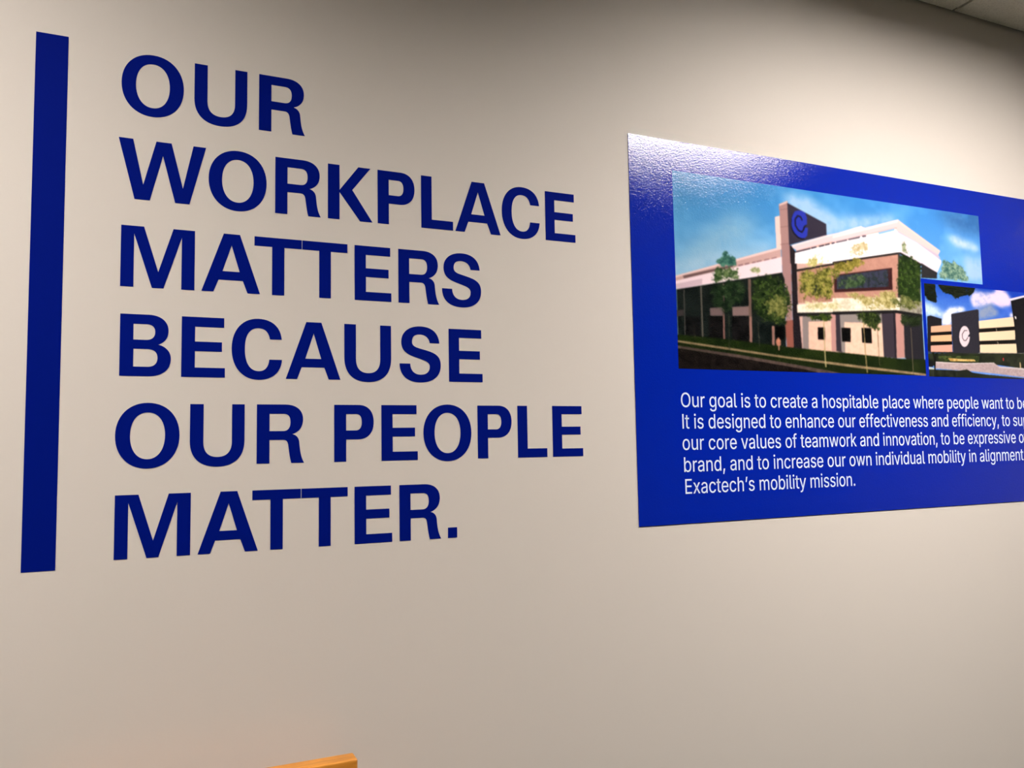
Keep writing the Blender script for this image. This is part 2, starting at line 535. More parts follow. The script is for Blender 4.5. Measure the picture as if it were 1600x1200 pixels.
# picture content traced in picture-local coordinates (0..1000 across and up)
BUILDING = [
    ('C',(150,190,215),0.8,30,[0,562,100,732,185,834,242,764,161,604,5,472]),
    ('C',(185,210,225),0.8,20,[-1,517,116,596,280,687,279,638,-2,460]),
    ('C',(175,205,235),0.9,14,[314,964,397,960,481,867,666,923,696,891,449,759,339,871]),
    ('C',(205,222,240),0.9,9,[873,842,903,855,990,810,993,776,901,792]),
    ('C',(55,105,160),0.7,22,[815,992,1006,1003,1001,875,913,885]),
    ('C',(185,210,235),0.8,14,[934,737,1005,736,998,574,937,599]),
    ('T',(70,110,105),(160,185,160),0.62,7,[844,685,854,709,880,685,889,730,901,688,928,664,945,615,958,580,828,574,835,626]),
    ('P',(205,170,165),[0,464,0,428,301,610,301,669]),
    ('P',(238,205,200),[0,464,0,454,301,656,301,669]),
    ('P',(120,95,95),[19,467,159,547,159,536,22,453]),
    ('P',(150,115,120),[173,548,187,556,187,545,173,537]),
    ('P',(150,115,120),[192,559,206,567,206,556,192,548]),
    ('P',(150,115,120),[213,570,224,576,224,566,213,560]),
    ('P',(150,115,120),[227,578,242,586,241,575,227,567]),
    ('P',(150,115,120),[249,590,265,599,265,588,249,579]),
    ('P',(150,115,120),[271,602,287,612,287,601,270,591]),
    ('P',(243,222,228),[0,438,159,532,303,615,301,527,1,394]),
    ('P',(215,190,200),[0,422,71,461,70,430,1,394]),
    ('N',(16,24,24),(34,42,40),12,[1,395,301,530,308,496,304,128,1,161]),
    ('P',(70,64,64),[0,290,18,295,18,265,0,259]),
    ('P',(120,102,102),[89,312,124,322,124,277,90,273]),
    ('P',(138,116,114),[151,325,200,336,200,286,152,280]),
    ('N',(12,14,16),(30,30,32),10,[22,259,62,266,61,164,20,166]),
    ('N',(12,12,14),(30,28,30),10,[85,269,123,273,123,157,84,159]),
    ('N',(12,12,14),(34,32,34),10,[149,276,198,282,197,145,148,153]),
    ('L',(95,92,88),1.3,[21,395,20,166]),
    ('L',(125,118,108),1.5,[67,419,67,161]),
    ('P',(115,92,88),[127,445,131,446,128,158,123,157]),
    ('P',(120,98,90),[200,479,208,480,205,144,197,146]),
    ('P',(165,125,115),[200,282,206,282,205,144,198,146]),
    ('P',(150,112,104),[125,281,128,281,128,158,123,157]),
    ('P',(165,125,115),[264,239,272,240,270,131,263,133]),
    ('P',(8,8,10),[274,241,301,243,300,170,273,167]),
    ('P',(240,208,200),[287,828,302,838,303,655,288,656]),
    ('P',(178,142,138),[301,902,328,927,326,583,303,579]),
    ('P',(222,190,182),[301,901,325,925,328,923,328,915,302,892]),
    ('P',(172,136,134),[303,690,329,695,331,610,325,130,306,130,308,496,302,527]),
    ('P',(155,98,86),[304,269,329,279,327,130,306,130]),
    ('L',(150,116,114),0.8,[304,871,329,883]),
    ('L',(150,116,114),0.8,[302,776,327,787]),
    ('L',(150,116,114),0.8,[300,681,325,692]),
    ('P',(62,56,72),[327,915,447,826,447,764,345,696,327,683]),
    ('P',(44,36,44),[328,683,334,681,346,650,342,586,328,583]),
    ('P',(42,36,42),[329,669,345,646,350,548,345,326,360,315,355,126,327,130,328,272,331,611]),
    ('P',(26,22,40),[379,867,369,876,358,876,347,868,340,850,336,827,335,788,338,765,344,747,353,731,363,724,373,725,381,740,386,786,378,784,376,792,375,797,383,803,383,838]),
    ('P',(52,66,178),[381,873,371,882,361,882,349,874,343,856,338,833,337,793,340,771,346,753,355,736,365,730,376,731,384,746,388,792,380,790,378,798,377,802,385,809,386,844]),
    ('L',(26,24,50),2.2,[370,831,366,848,357,851,349,829,349,796,357,771,368,763,373,775,377,796]),
    ('P',(214,178,168),[348,678,596,846,692,901,665,95,353,119,346,385]),
    ('P',(250,236,236),[463,769,562,840,572,832,460,758]),
    ('P',(236,205,208),[334,684,437,757,574,836,573,801,351,660,336,672]),
    ('P',(248,222,222),[334,684,437,757,574,836,574,828,437,747,336,676]),
    ('P',(255,250,253),[344,645,573,785,568,626,342,586]),
    ('P',(240,206,208),[466,759,693,906,699,899,691,863,465,726]),
    ('P',(252,226,226),[466,762,693,908,699,900,692,892,465,749]),
    ('P',(255,250,255),[464,718,574,789,684,851,697,829,695,715,462,617]),
    ('P',(236,205,205),[693,906,841,747,834,727,684,840]),
    ('P',(252,215,205),[699,899,841,753,841,745,698,886]),
    ('P',(205,190,208),[686,841,834,727,842,700,696,818]),
    ('P',(243,228,243),[690,831,756,784,844,693,843,677,826,617,760,667,695,714]),
    ('P',(150,195,235),[620,816,678,852,678,839,622,804]),
    ('P',(70,60,75),[346,653,372,669,372,661,346,645]),
    ('P',(70,60,75),[372,669,393,682,393,674,372,661]),
    ('P',(70,60,75),[395,684,412,694,412,686,395,675]),
    ('P',(70,60,75),[420,698,437,709,437,700,420,690]),
    ('P',(70,60,75),[440,710,455,720,455,711,439,702]),
    ('P',(70,60,75),[461,723,472,730,471,721,461,715]),
    ('P',(70,60,75),[477,733,492,742,492,734,477,725]),
    ('P',(95,85,100),[494,743,513,755,513,746,494,735]),
    ('P',(95,85,100),[517,757,538,770,538,761,517,749]),
    ('P',(95,85,100),[540,771,557,781,557,773,540,763]),
    ('P',(95,85,100),[564,786,573,791,573,782,564,777]),
    ('P',(120,110,120),[477,734,513,755,512,744,476,724]),
    ('P',(120,110,120),[519,759,556,779,555,768,518,748]),
    ('P',(120,110,120),[565,785,578,792,578,781,565,774]),
    ('N',(180,134,120),(192,146,130),8,[350,548,547,650,540,410,347,372]),
    ('N',(188,142,128),(198,152,136),8,[462,617,686,710,692,693,677,445,456,418]),
    ('P',(40,34,34),[342,552,547,649,547,640,344,541]),
    ('P',(46,40,40),[462,617,686,713,697,714,826,618,826,606,692,703,461,606]),
    ('N',(60,58,52),(90,80,74),10,[686,703,766,650,758,421,677,445]),
    ('P',(52,52,56),[769,665,825,617,824,581,766,575]),
    ('P',(30,38,36),[391,514,426,521,424,427,391,422]),
    ('P',(70,36,40),[463,543,662,618,660,490,463,446]),
    ('N',(48,58,64),(68,70,90),5,[473,539,648,607,647,505,471,464]),
    ('L',(45,45,60),0.7,[613,592,612,493]),
    ('L',(45,45,60),0.7,[580,579,578,485]),
    ('N',(252,240,228),(240,226,205),10,[343,363,540,417,538,346,343,319]),
    ('N',(250,240,225),(215,205,180),10,[456,413,671,448,763,439,761,357,669,371,454,336]),
    ('N',(130,122,112),(170,165,150),10,[684,446,763,439,760,354,681,369]),
    ('P',(38,36,40),[343,319,538,346,537,315,345,300]),
    ('P',(150,138,136),[358,301,447,318,446,278,377,271,374,124,355,123]),
    ('N',(240,202,180),(236,192,172),5,[376,274,452,286,447,119,373,122]),
    ('P',(198,152,146),[447,325,463,327,460,121,445,120]),
    ('P',(66,58,68),[463,327,479,329,480,114,460,121]),
    ('P',(152,142,140),[478,322,537,329,535,261,492,257,488,113,479,114]),
    ('P',(154,144,140),[477,331,620,355,616,292,491,284,488,119,477,121]),
    ('N',(243,208,186),(238,198,176),5,[490,284,617,289,617,99,489,115]),
    ('P',(14,14,16),[404,246,427,249,426,180,403,179]),
    ('P',(14,14,16),[482,252,509,254,508,175,482,176]),
    ('P',(14,14,16),[480,251,510,254,508,175,480,175]),
    ('P',(14,14,16),[546,258,579,260,579,173,546,175]),
    ('P',(70,62,72),[617,354,664,360,660,95,617,99]),
    ('P',(50,44,54),[658,359,666,360,662,93,655,96]),
    ('P',(196,150,142),[665,356,694,360,690,99,664,96]),
    ('P',(48,46,54),[694,363,761,357,760,40,690,99]),
    ('P',(34,32,36),[454,338,669,373,761,359,760,343,668,355,453,321]),
    ('N',(26,40,18),(44,58,24),14,[0,169,131,158,322,130,531,109,659,94,766,94,765,-11,444,-7,-1,98]),
    ('N',(150,128,100),(176,150,120),10,[0,140,131,115,303,81,529,46,763,11,763,-2,528,32,303,71,130,105,-1,132]),
    ('N',(26,38,18),(40,52,24),14,[-1,129,130,102,303,67,528,29,763,-3,444,-25,-1,98]),
    ('N',(86,72,68),(110,92,86),8,[-1,114,162,81,356,33,506,-8,444,-25,355,16,162,65,-1,102]),
    ('N',(24,20,20),(40,34,32),6,[-6,101,162,65,356,16,464,-24,-9,-45]),
    ('T',(48,92,86),(92,140,122),0.62,6,[109,570,126,585,137,631,150,590,164,592,173,556,166,536,112,533]),
    ('T',(50,74,44),(120,138,92),0.55,8,[91,474,112,533,173,550,186,502,158,466,97,444]),
    ('T',(18,36,22),(56,76,48),0.52,14,[90,443,185,483,201,428,189,338,155,321,134,282,95,326,83,386]),
    ('T',(130,140,96),(190,190,150),0.45,6,[207,537,236,561,242,511,213,500]),
    ('T',(18,34,18),(74,92,46),0.6,14,[206,492,296,526,312,464,328,382,327,304,300,250,264,233,229,267,209,316,201,403]),
    ('T',(84,92,46),(148,146,88),0.36,13,[246,409,290,428,321,394,323,304,293,255,257,271,234,319]),
    ('T',(178,170,100),(226,214,160),0.42,12,[375,605,403,664,426,675,455,620,458,594,370,565]),
    ('T',(78,82,36),(172,164,86),0.52,12,[355,549,467,608,542,629,541,574,473,549,461,413,430,396,381,402,350,379,346,437]),
    ('T',(190,180,130),(230,220,180),0.42,8,[358,393,480,409,498,351,357,327]),
    ('T',(40,58,26),(92,104,46),0.55,8,[356,317,459,330,458,286,426,270,381,284]),
    ('T',(190,172,130),(222,205,170),0.48,8,[524,716,561,765,581,756,591,681,518,647]),
    ('T',(110,104,44),(180,164,86),0.56,9,[461,610,534,657,574,651,577,617,540,590,483,560,460,549]),
    ('T',(44,66,44),(92,112,78),0.45,9,[475,538,572,574,578,514,516,467,473,471]),
    ('T',(150,140,84),(206,192,140),0.45,9,[480,452,589,467,677,494,682,383,573,363,515,416]),
    ('T',(120,132,98),(176,182,150),0.45,8,[695,772,712,789,728,736,749,725,744,703,697,708]),
    ('T',(22,42,20),(70,90,42),0.72,10,[686,692,718,705,769,665,759,435,721,416,680,452,677,564]),
    ('T',(90,96,52),(150,150,100),0.4,8,[638,454,702,470,759,449,757,385,682,376,649,400]),
    ('T',(26,40,22),(84,96,50),0.6,8,[532,344,614,357,616,292,602,236,554,272,531,303]),
    ('T',(24,34,22),(60,74,44),0.55,8,[677,361,756,357,756,279,712,268,679,292]),
    ('L',(70,72,56),1.1,[141,282,139,103]),
    ('L',(70,66,54),0.9,[44,223,45,150]),
    ('L',(90,90,76),0.9,[224,254,225,128]),
    ('L',(200,150,130),1.6,[282,178,282,114]),
    ('T',(190,130,110),(210,150,120),0.7,3,[275,177,289,172,288,133,275,132]),
    ('L',(188,170,130),1.8,[424,283,423,118,424,33]),
    ('L',(176,152,110),1.6,[554,286,555,123,558,9]),
    ('L',(120,105,80),1.0,[600,284,601,49]),
    ('L',(120,108,90),1.2,[717,275,717,135,717,7]),
]
GARAGE = [
    ('C',(120,165,235),0.7,60,[-4,842,96,810,298,844,496,731,493,647,-12,577]),
    ('C',(205,225,250),1,12,[-3,803,46,762,93,705,102,672,81,635,10,658,-2,647]),
    ('C',(250,246,252),1,8,[93,681,108,713,134,759,184,770,209,769,216,734,142,688,134,568,82,561,86,620]),
    ('C',(226,216,238),1,10,[249,896,277,978,302,957,370,959,408,1002,454,990,481,916,486,844,429,812,377,836,329,813,276,774,254,806]),
    ('C',(250,220,240),0.9,10,[369,928,408,997,451,984,478,905,478,843,419,823,377,857]),
    ('C',(150,164,192),1,10,[291,771,366,835,385,786,408,749,399,716,334,666,287,647]),
    ('C',(245,235,245),0.9,6,[472,738,486,761,493,709,471,701]),
    ('T',(14,20,16),(40,50,30),0.62,6,[-1,1005,60,1002,62,903,63,794,33,799,5,834,-2,911]),
    ('T',(14,20,16),(40,50,30),0.62,6,[68,1008,283,1009,274,952,249,901,208,904,167,850,138,902,95,919]),
    ('P',(42,40,46),[6,643,24,656,83,628,81,551,23,535,15,264,-1,266]),
    ('P',(14,13,15),[22,533,134,570,132,270,14,259]),
    ('P',(228,182,152),[23,537,134,573,132,498,21,471]),
    ('P',(240,190,150),[20,437,132,462,131,389,18,372]),
    ('P',(226,174,156),[17,330,132,353,131,272,15,261]),
    ('P',(54,53,64),[136,689,281,762,291,756,282,249,134,236]),
    ('P',(62,62,70),[136,689,281,762,281,754,136,681]),
    ('P',(14,14,16),[288,629,495,701,498,296,283,276]),
    ('P',(250,222,190),[287,632,495,710,495,599,287,546]),
    ('P',(250,222,190),[286,503,496,556,495,447,285,409]),
    ('P',(250,222,190),[286,368,499,402,500,294,284,278]),
    ('L',(230,215,190),1.2,[386,560,389,525]),
    ('L',(230,215,190),1.2,[389,412,393,385]),
    ('N',(22,23,28),(34,34,42),8,[483,891,558,940,683,984,800,1004,775,330,500,292,495,605]),
    ('P',(232,226,236),[475,913,565,968,627,990,626,968,564,945,483,892]),
    ('P',(244,236,230),[500,721,509,712,510,683,502,690]),
    ('P',(40,38,38),[0,262,135,273,134,259,-1,252]),
    ('P',(120,118,120),[275,278,499,294,775,330,774,311,498,282,275,268]),
    ('N',(26,32,26),(56,64,44),12,[-1,248,774,311,767,137,541,116,360,154,-5,112]),
    ('N',(44,58,30),(84,96,54),12,[55,224,280,244,272,173,53,165]),
    ('N',(190,150,84),(228,196,130),8,[106,204,177,200,248,201,257,180,117,172]),
    ('P',(170,60,60),[412,233,420,234,420,200,413,199]),
    ('P',(205,180,140),[511,192,518,187,519,120,512,119]),
    ('N',(182,162,164),(200,180,180),4,[36,159,206,156,360,172,390,131,568,118,766,105,761,-24,537,19,377,49,233,70,163,75,99,81,34,86]),
    ('P',(218,205,205),[36,159,206,158,360,174,361,166,205,146,36,148]),
    ('P',(215,205,205),[380,135,568,121,766,110,765,92,568,102,395,119]),
    ('P',(200,205,196),[-2,101,34,86,34,67,-2,76]),
    ('P',(22,24,34),[-2,161,24,158,23,103,-2,103]),
    ('N',(24,30,24),(54,60,48),10,[-2,74,99,75,163,73,204,88,233,55,304,39,537,9,761,-34,758,-99,-2,-13]),
    ('P',(20,20,22),[27,241,42,242,34,72,28,71]),
    ('T',(20,30,18),(40,50,30),0.7,4,[15,255,56,253,50,214,38,213,26,222]),
    ('P',(232,214,220),[232,454,231,435,229,417,227,400,224,384,220,370,216,358,212,348,207,341,203,337,198,335,193,337,189,342,185,349,182,359,179,372,176,386,174,402,174,420,173,438,174,457,175,475,177,493,180,509,183,524,187,538,191,549,196,557,200,563,205,566,210,566,214,563,218,557,222,548,226,537,228,523,230,508,232,491,232,473,232,454]),
    ('P',(54,53,64),[223,461,235,491,235,454,221,447]),
    ('L',(100,88,96),2.0,[218,517,204,515,191,475,190,435,198,404,209,405,220,439]),
]

# outlines of the caption lettering: advance, bezier contours (handle, point, handle), capital height = 1000
SANS = {
    ',': (369,[[104,-235,74,-235,94,-110,113,15,133,140,178,140,224,140,269,140,235,15,200,-110,166,-235,135,-235]]),
    '.': (369,[[212,-9,187,-9,163,-9,141,0,124,17,106,35,97,56,97,81,97,106,106,127,124,144,141,162,163,170,187,170,212,170,234,162,251,144,268,127,277,106,277,81,277,56,268,35,251,17,234,0]]),
    'E': (823,[[325,0,118,0,118,333,118,667,118,1000,323,1000,528,1000,732,1000,732,963,732,925,732,888,570,888,407,888,245,888,245,779,245,670,245,562,396,562,547,562,699,562,699,524,699,487,699,450,547,450,396,450,245,450,245,337,245,225,245,112,409,112,573,112,738,112,738,75,738,37,738,0,531,0]]),
    'I': (340,[[105,0,105,0,105,0,105,1000,105,1000,105,1000,230,1000,230,1000,230,1000,230,0,230,0,230,0]]),
    'O': (1048,[[611,-13,525,-13,439,-13,363,7,296,49,229,91,176,150,137,227,99,303,79,394,79,499,79,605,99,696,137,773,176,850,229,909,296,951,363,993,439,1013,525,1013,611,1013,687,993,754,951,821,909,873,850,912,773,950,696,969,605,969,499,969,394,950,303,912,227,873,150,821,91,754,49,687,7],[465,104,525,104,584,104,638,119,687,149,735,180,774,224,803,283,831,342,846,414,846,499,846,585,831,658,803,717,774,776,735,820,687,851,638,881,584,896,525,896,465,896,411,881,362,850,314,820,275,775,246,716,218,657,203,585,203,499,203,414,218,342,246,284,275,225,314,180,362,150,411,119]]),
    'a': (765,[[357,-17,314,-17,267,-17,224,-8,186,10,147,27,116,53,94,88,71,122,60,163,60,212,60,255,68,290,85,316,102,343,124,364,152,380,181,395,212,406,246,414,281,422,315,428,350,432,395,438,431,443,459,446,487,449,508,454,521,462,535,469,542,482,542,501,542,502,542,503,542,505,542,536,536,562,524,583,513,605,495,621,471,633,448,645,419,650,385,650,349,650,319,645,293,634,268,622,247,608,231,591,215,574,204,557,197,538,158,550,119,561,81,572,98,618,123,654,154,680,186,707,222,726,261,738,301,750,341,756,381,756,408,756,438,752,470,746,502,739,533,727,562,708,591,690,615,664,634,630,652,595,662,550,662,494,662,329,662,165,662,0,622,0,583,0,544,0,544,34,544,68,544,102,541,102,538,102,536,102,527,85,514,67,495,48,477,30,453,15,423,2,393,-11],[305,89,335,89,380,89,417,98,448,115,479,133,502,155,518,183,534,211,542,240,542,271,542,305,542,339,542,373,537,367,526,362,510,358,494,353,476,349,455,346,434,342,414,339,394,337,374,334,358,332,345,330,316,327,289,320,264,312,239,303,219,290,203,274,188,257,181,235,181,206,181,181,187,159,200,142,214,125,232,112,255,103,278,94]]),
    'b': (834,[[513,-16,451,-16,405,-16,368,-8,339,7,310,23,287,41,271,61,254,82,242,100,232,115,228,115,224,115,220,115,220,77,220,38,220,0,181,0,142,0,103,0,103,333,103,667,103,1000,143,1000,183,1000,223,1000,223,876,223,752,223,628,226,628,229,628,232,628,242,642,254,660,270,680,286,699,308,717,337,733,366,748,403,756,450,756,513,756,567,740,615,709,663,677,700,633,727,575,754,517,767,449,767,371,767,292,754,224,727,166,701,108,663,63,616,32,568,0],[388,92,433,92,479,92,518,104,549,129,581,153,605,187,621,229,637,271,645,319,645,372,645,425,637,472,621,513,605,555,582,588,550,612,518,636,479,648,433,648,387,648,348,637,317,613,285,590,262,558,246,517,230,476,221,428,221,372,221,317,230,268,246,226,262,184,286,151,318,128,349,104]]),
    'c': (778,[[445,-16,407,-16,340,-16,281,0,230,32,179,64,139,109,110,167,81,225,67,292,67,368,67,446,81,514,110,572,139,630,179,675,230,707,281,740,340,756,407,756,444,756,479,751,511,741,544,732,573,718,600,700,626,682,649,659,668,633,687,606,701,577,711,544,672,534,634,525,595,515,590,534,582,552,571,568,560,585,546,599,531,611,515,623,496,632,476,639,455,645,432,648,407,648,358,648,317,635,285,610,253,584,229,550,213,508,197,465,189,419,189,368,189,319,197,273,213,231,229,189,253,155,285,130,317,104,358,91,407,91,433,91,456,95,477,101,498,108,516,118,532,130,548,142,562,157,573,174,584,191,593,210,598,230,636,221,675,211,713,201,704,167,690,137,671,110,652,84,629,61,602,42,575,23,545,9,512,-1,480,-11]]),
    'd': (834,[[430,-16,384,-16,322,-16,267,0,219,32,171,63,134,108,107,166,81,224,67,292,67,371,67,449,81,517,108,575,135,633,172,677,220,709,267,740,322,756,385,756,431,756,469,748,497,733,526,717,548,699,565,680,581,660,594,642,602,628,605,628,608,628,611,628,611,752,611,876,611,1000,651,1000,691,1000,731,1000,731,667,731,333,731,0,692,0,653,0,615,0,615,38,615,77,615,115,611,115,607,115,603,115,594,100,581,82,564,61,547,41,525,23,496,7,467,-8],[356,92,402,92,447,92,486,104,517,128,549,151,572,184,589,226,605,268,613,317,613,372,613,428,605,476,589,517,573,558,549,590,518,613,486,637,448,648,402,648,355,648,316,636,284,612,253,588,229,555,213,513,197,472,189,425,189,372,189,319,197,271,213,229,230,187,253,153,285,129,317,104]]),
    'e': (794,[[730,333,730,333,730,333,730,381,730,381,730,381,724,466,724,466,724,466,705,540,705,540,705,540,676,605,676,605,676,605,637,658,637,658,637,658,589,700,589,700,589,700,533,731,533,731,533,731,471,750,471,750,471,750,403,756,403,756,403,756,330,749,330,749,330,749,265,728,265,728,265,728,207,694,207,694,207,694,159,649,159,649,159,649,120,592,120,592,120,592,91,526,91,526,91,526,73,451,73,451,73,451,67,367,67,367,67,367,73,282,73,282,73,282,91,207,91,207,91,207,121,142,121,142,121,142,161,87,161,87,161,87,211,43,211,43,211,43,271,11,271,11,271,11,340,-9,340,-9,340,-9,417,-16,417,-16,417,-16,472,-13,472,-13,472,-13,523,-2,523,-2,523,-2,569,14,569,14,569,14,610,37,610,37,610,37,646,65,646,65,646,65,676,98,676,98,676,98,700,136,700,136,700,136,717,179,717,179,717,179,601,207,601,207,601,207,588,180,588,180,588,180,572,156,572,156,572,156,552,136,552,136,552,136,530,120,530,120,530,120,506,107,506,107,506,107,479,98,479,98,479,98,449,93,449,93,449,93,417,91,417,91,417,91,368,96,368,96,368,96,324,109,324,109,324,109,285,130,285,130,285,130,252,158,252,158,252,158,225,194,225,194,225,194,205,235,205,235,205,235,192,282,192,282,192,282,187,333,187,333,187,333],[189,434,189,434,189,434,610,434,610,434,610,434,603,479,603,479,603,479,590,521,590,521,590,521,571,557,571,557,571,557,547,589,547,589,547,589,517,614,517,614,517,614,483,633,483,633,483,633,445,645,445,645,445,645,403,649,403,649,403,649,359,645,359,645,359,645,319,633,319,633,319,633,284,614,284,614,284,614,254,589,254,589,254,589,229,557,229,557,229,557,210,521,210,521,210,521,196,479,196,479,196,479]]),
    'f': (499,[[303,746,448,746,448,711,448,677,448,643,303,643,158,643,13,643,13,677,13,711,13,746,158,746],[198,0,158,0,158,283,158,566,158,848,158,891,168,926,188,955,208,984,234,1005,266,1020,298,1034,332,1042,368,1042,396,1042,419,1040,437,1036,455,1032,469,1028,477,1024,467,990,457,955,447,921,441,923,433,925,422,928,412,930,399,932,383,932,346,932,320,922,303,904,287,886,279,859,279,823,279,549,279,274,279,0,238,0]]),
    'g': (836,[[467,-296,407,-296,352,-296,304,-289,263,-274,222,-260,189,-241,162,-216,135,-192,114,-165,99,-136,133,-117,166,-99,199,-80,210,-96,223,-112,239,-130,255,-147,277,-162,303,-173,330,-185,365,-191,407,-191,467,-191,516,-177,555,-148,593,-119,612,-73,612,-11,612,37,612,86,612,134,609,134,605,134,602,134,593,119,580,101,563,82,547,62,525,45,496,31,467,17,430,9,383,9,323,9,269,24,221,52,174,81,136,123,108,177,81,232,67,298,67,376,67,453,81,520,108,577,135,633,173,677,221,709,269,740,323,756,385,756,432,756,469,748,498,733,527,718,550,700,566,680,583,660,596,642,605,627,608,627,612,627,615,627,615,666,615,706,615,746,654,746,693,746,732,746,732,491,732,237,732,-17,732,-82,718,-135,689,-177,660,-218,620,-248,571,-267,522,-286],[357,116,403,116,448,116,487,127,518,148,549,169,573,199,590,238,606,277,614,324,614,379,614,432,606,479,590,519,574,559,550,591,519,614,487,637,449,648,403,648,356,648,317,636,285,612,253,588,230,556,213,516,197,475,189,430,189,379,189,326,197,280,214,241,230,202,254,171,286,149,318,127]]),
    'h': (806,[[223,489,223,446,223,297,223,149,223,0,183,0,143,0,103,0,103,333,103,667,103,1000,143,1000,183,1000,223,1000,223,855,223,710,223,565,216,565,209,565,201,565,224,634,257,682,299,712,341,741,391,756,447,756,498,756,542,745,580,724,618,704,648,672,670,631,691,589,702,536,702,472,702,315,702,157,702,0,662,0,622,0,582,0,582,154,582,308,582,462,582,521,567,566,537,598,506,631,465,647,413,647,377,647,345,639,316,624,287,608,265,586,248,556,232,526]]),
    'i': (328,[[143,0,103,0,103,249,103,497,103,746,143,746,183,746,223,746,223,497,223,249,223,0,183,0],[188,870,164,870,142,870,122,878,106,894,89,909,81,928,81,950,81,972,89,991,106,1006,122,1022,142,1030,164,1030,188,1030,207,1022,224,1006,240,991,248,972,248,950,248,928,240,909,224,894,207,878]]),
    'k': (748,[[103,0,103,0,103,0,103,1000,103,1000,103,1000,223,1000,223,1000,223,1000,223,400,223,400,223,400,559,746,559,746,559,746,708,746,708,746,708,746,393,430,393,430,393,430,732,0,732,0,732,0,578,0,578,0,578,0,300,352,300,352,300,352,223,280,223,280,223,280,223,0,223,0,223,0]]),
    'l': (372,[[289,-5,274,-5,216,-5,173,10,145,40,117,69,103,111,103,166,103,444,103,722,103,1000,143,1000,183,1000,223,1000,223,731,223,463,223,194,223,160,228,136,236,122,245,109,262,102,287,102,299,102,309,102,315,103,322,104,328,105,334,107,341,73,348,39,355,5,345,3,332,0,318,-2,303,-4]]),
    'm': (1199,[[143,0,103,0,103,249,103,497,103,746,142,746,181,746,220,746,220,691,221,636,221,581,218,581,215,581,211,581,222,620,238,653,260,680,283,706,309,726,338,739,368,752,399,759,431,759,486,759,531,742,565,709,599,676,621,632,631,579,625,579,620,579,614,579,623,616,639,648,663,674,686,701,715,722,748,737,782,752,819,759,858,759,902,759,941,750,977,731,1013,712,1041,684,1063,646,1084,608,1095,560,1095,501,1095,334,1095,167,1095,0,1055,0,1015,0,974,0,974,166,974,332,974,499,974,553,959,591,929,615,898,638,863,650,823,650,789,650,760,643,736,629,711,614,692,595,679,570,666,546,659,518,659,486,659,324,659,162,659,0,619,0,579,0,539,0,539,170,539,340,539,511,539,552,525,586,497,611,470,637,434,650,392,650,363,650,335,643,310,629,284,616,263,595,247,568,231,542,223,508,223,468,223,312,223,156,223,0,183,0]]),
    'n': (805,[[223,489,223,446,223,297,223,149,223,0,183,0,143,0,103,0,103,249,103,497,103,746,142,746,181,746,219,746,220,685,220,625,220,565,214,565,208,565,201,565,224,634,257,682,299,712,341,741,391,756,447,756,498,756,542,745,580,724,618,704,648,672,669,631,691,589,702,536,702,472,702,315,702,157,702,0,662,0,622,0,582,0,582,154,582,308,582,462,582,521,567,566,537,598,506,631,465,647,413,647,377,647,345,639,316,624,287,608,265,586,248,556,232,526]]),
    'o': (816,[[476,-16,407,-16,340,-16,281,0,230,32,179,64,139,109,110,167,81,225,67,292,67,368,67,446,81,514,110,572,139,630,179,675,230,707,281,740,340,756,407,756,476,756,536,740,587,707,638,675,678,630,706,572,735,514,749,446,749,368,749,292,735,225,706,167,678,109,638,64,587,32,536,0],[358,91,407,91,457,91,499,104,531,130,564,155,588,189,604,231,620,273,628,319,628,368,628,419,620,465,604,507,588,550,564,584,531,610,499,635,457,648,407,648,358,648,317,635,285,610,253,584,229,550,213,508,197,465,189,419,189,368,189,319,197,273,213,231,229,189,253,155,285,130,317,104]]),
    'p': (834,[[143,-281,103,-281,103,62,103,404,103,746,142,746,181,746,220,746,220,706,220,667,220,628,224,628,228,628,232,628,241,642,254,660,270,680,286,699,308,717,337,733,366,748,403,756,450,756,513,756,567,740,615,709,663,677,700,633,727,575,754,517,767,449,767,371,767,292,754,224,727,166,701,108,663,63,616,32,568,0,513,-16,451,-16,405,-16,368,-8,339,7,310,23,288,41,271,61,255,82,242,100,232,115,229,115,226,115,223,115,223,-17,223,-149,223,-281,183,-281],[388,92,433,92,479,92,518,104,549,129,581,153,605,187,621,229,637,271,645,319,645,372,645,425,637,472,621,513,605,555,582,588,550,612,518,636,479,648,433,648,387,648,348,637,317,613,285,590,262,558,246,517,230,476,221,428,221,372,221,317,230,268,246,226,262,184,286,151,318,128,349,104]]),
    'r': (509,[[143,0,103,0,103,249,103,497,103,746,142,746,181,746,219,746,219,707,219,669,219,631,222,631,224,631,227,631,241,668,265,699,300,722,334,745,374,756,419,756,428,756,439,756,451,756,463,755,472,755,479,754,479,714,479,674,479,634,475,634,466,636,452,638,438,639,423,640,407,640,372,640,340,633,313,618,285,604,263,584,247,557,231,531,223,501,223,466,223,311,223,155,223,0,183,0]]),
    's': (717,[[415,-16,358,-16,306,-16,261,-9,220,7,180,22,147,45,121,74,96,104,78,141,70,185,108,193,146,201,185,209,194,168,214,138,244,118,274,99,311,89,356,89,408,89,450,100,481,122,511,145,527,171,527,202,527,228,518,250,499,267,481,284,453,297,417,305,376,315,334,324,293,334,226,350,175,375,142,409,109,443,92,486,92,538,92,581,104,619,128,652,152,684,185,710,226,728,268,747,315,756,368,756,419,756,463,748,499,732,535,717,565,695,588,667,610,639,627,606,637,570,600,562,564,553,527,545,518,573,501,598,477,620,452,643,416,654,368,654,324,654,287,643,257,623,228,602,213,576,213,545,213,517,223,495,244,478,264,461,295,448,338,438,375,429,413,420,451,411,519,395,569,370,602,337,635,303,651,261,651,209,651,166,639,127,614,93,589,59,555,32,511,13,466,-6]]),
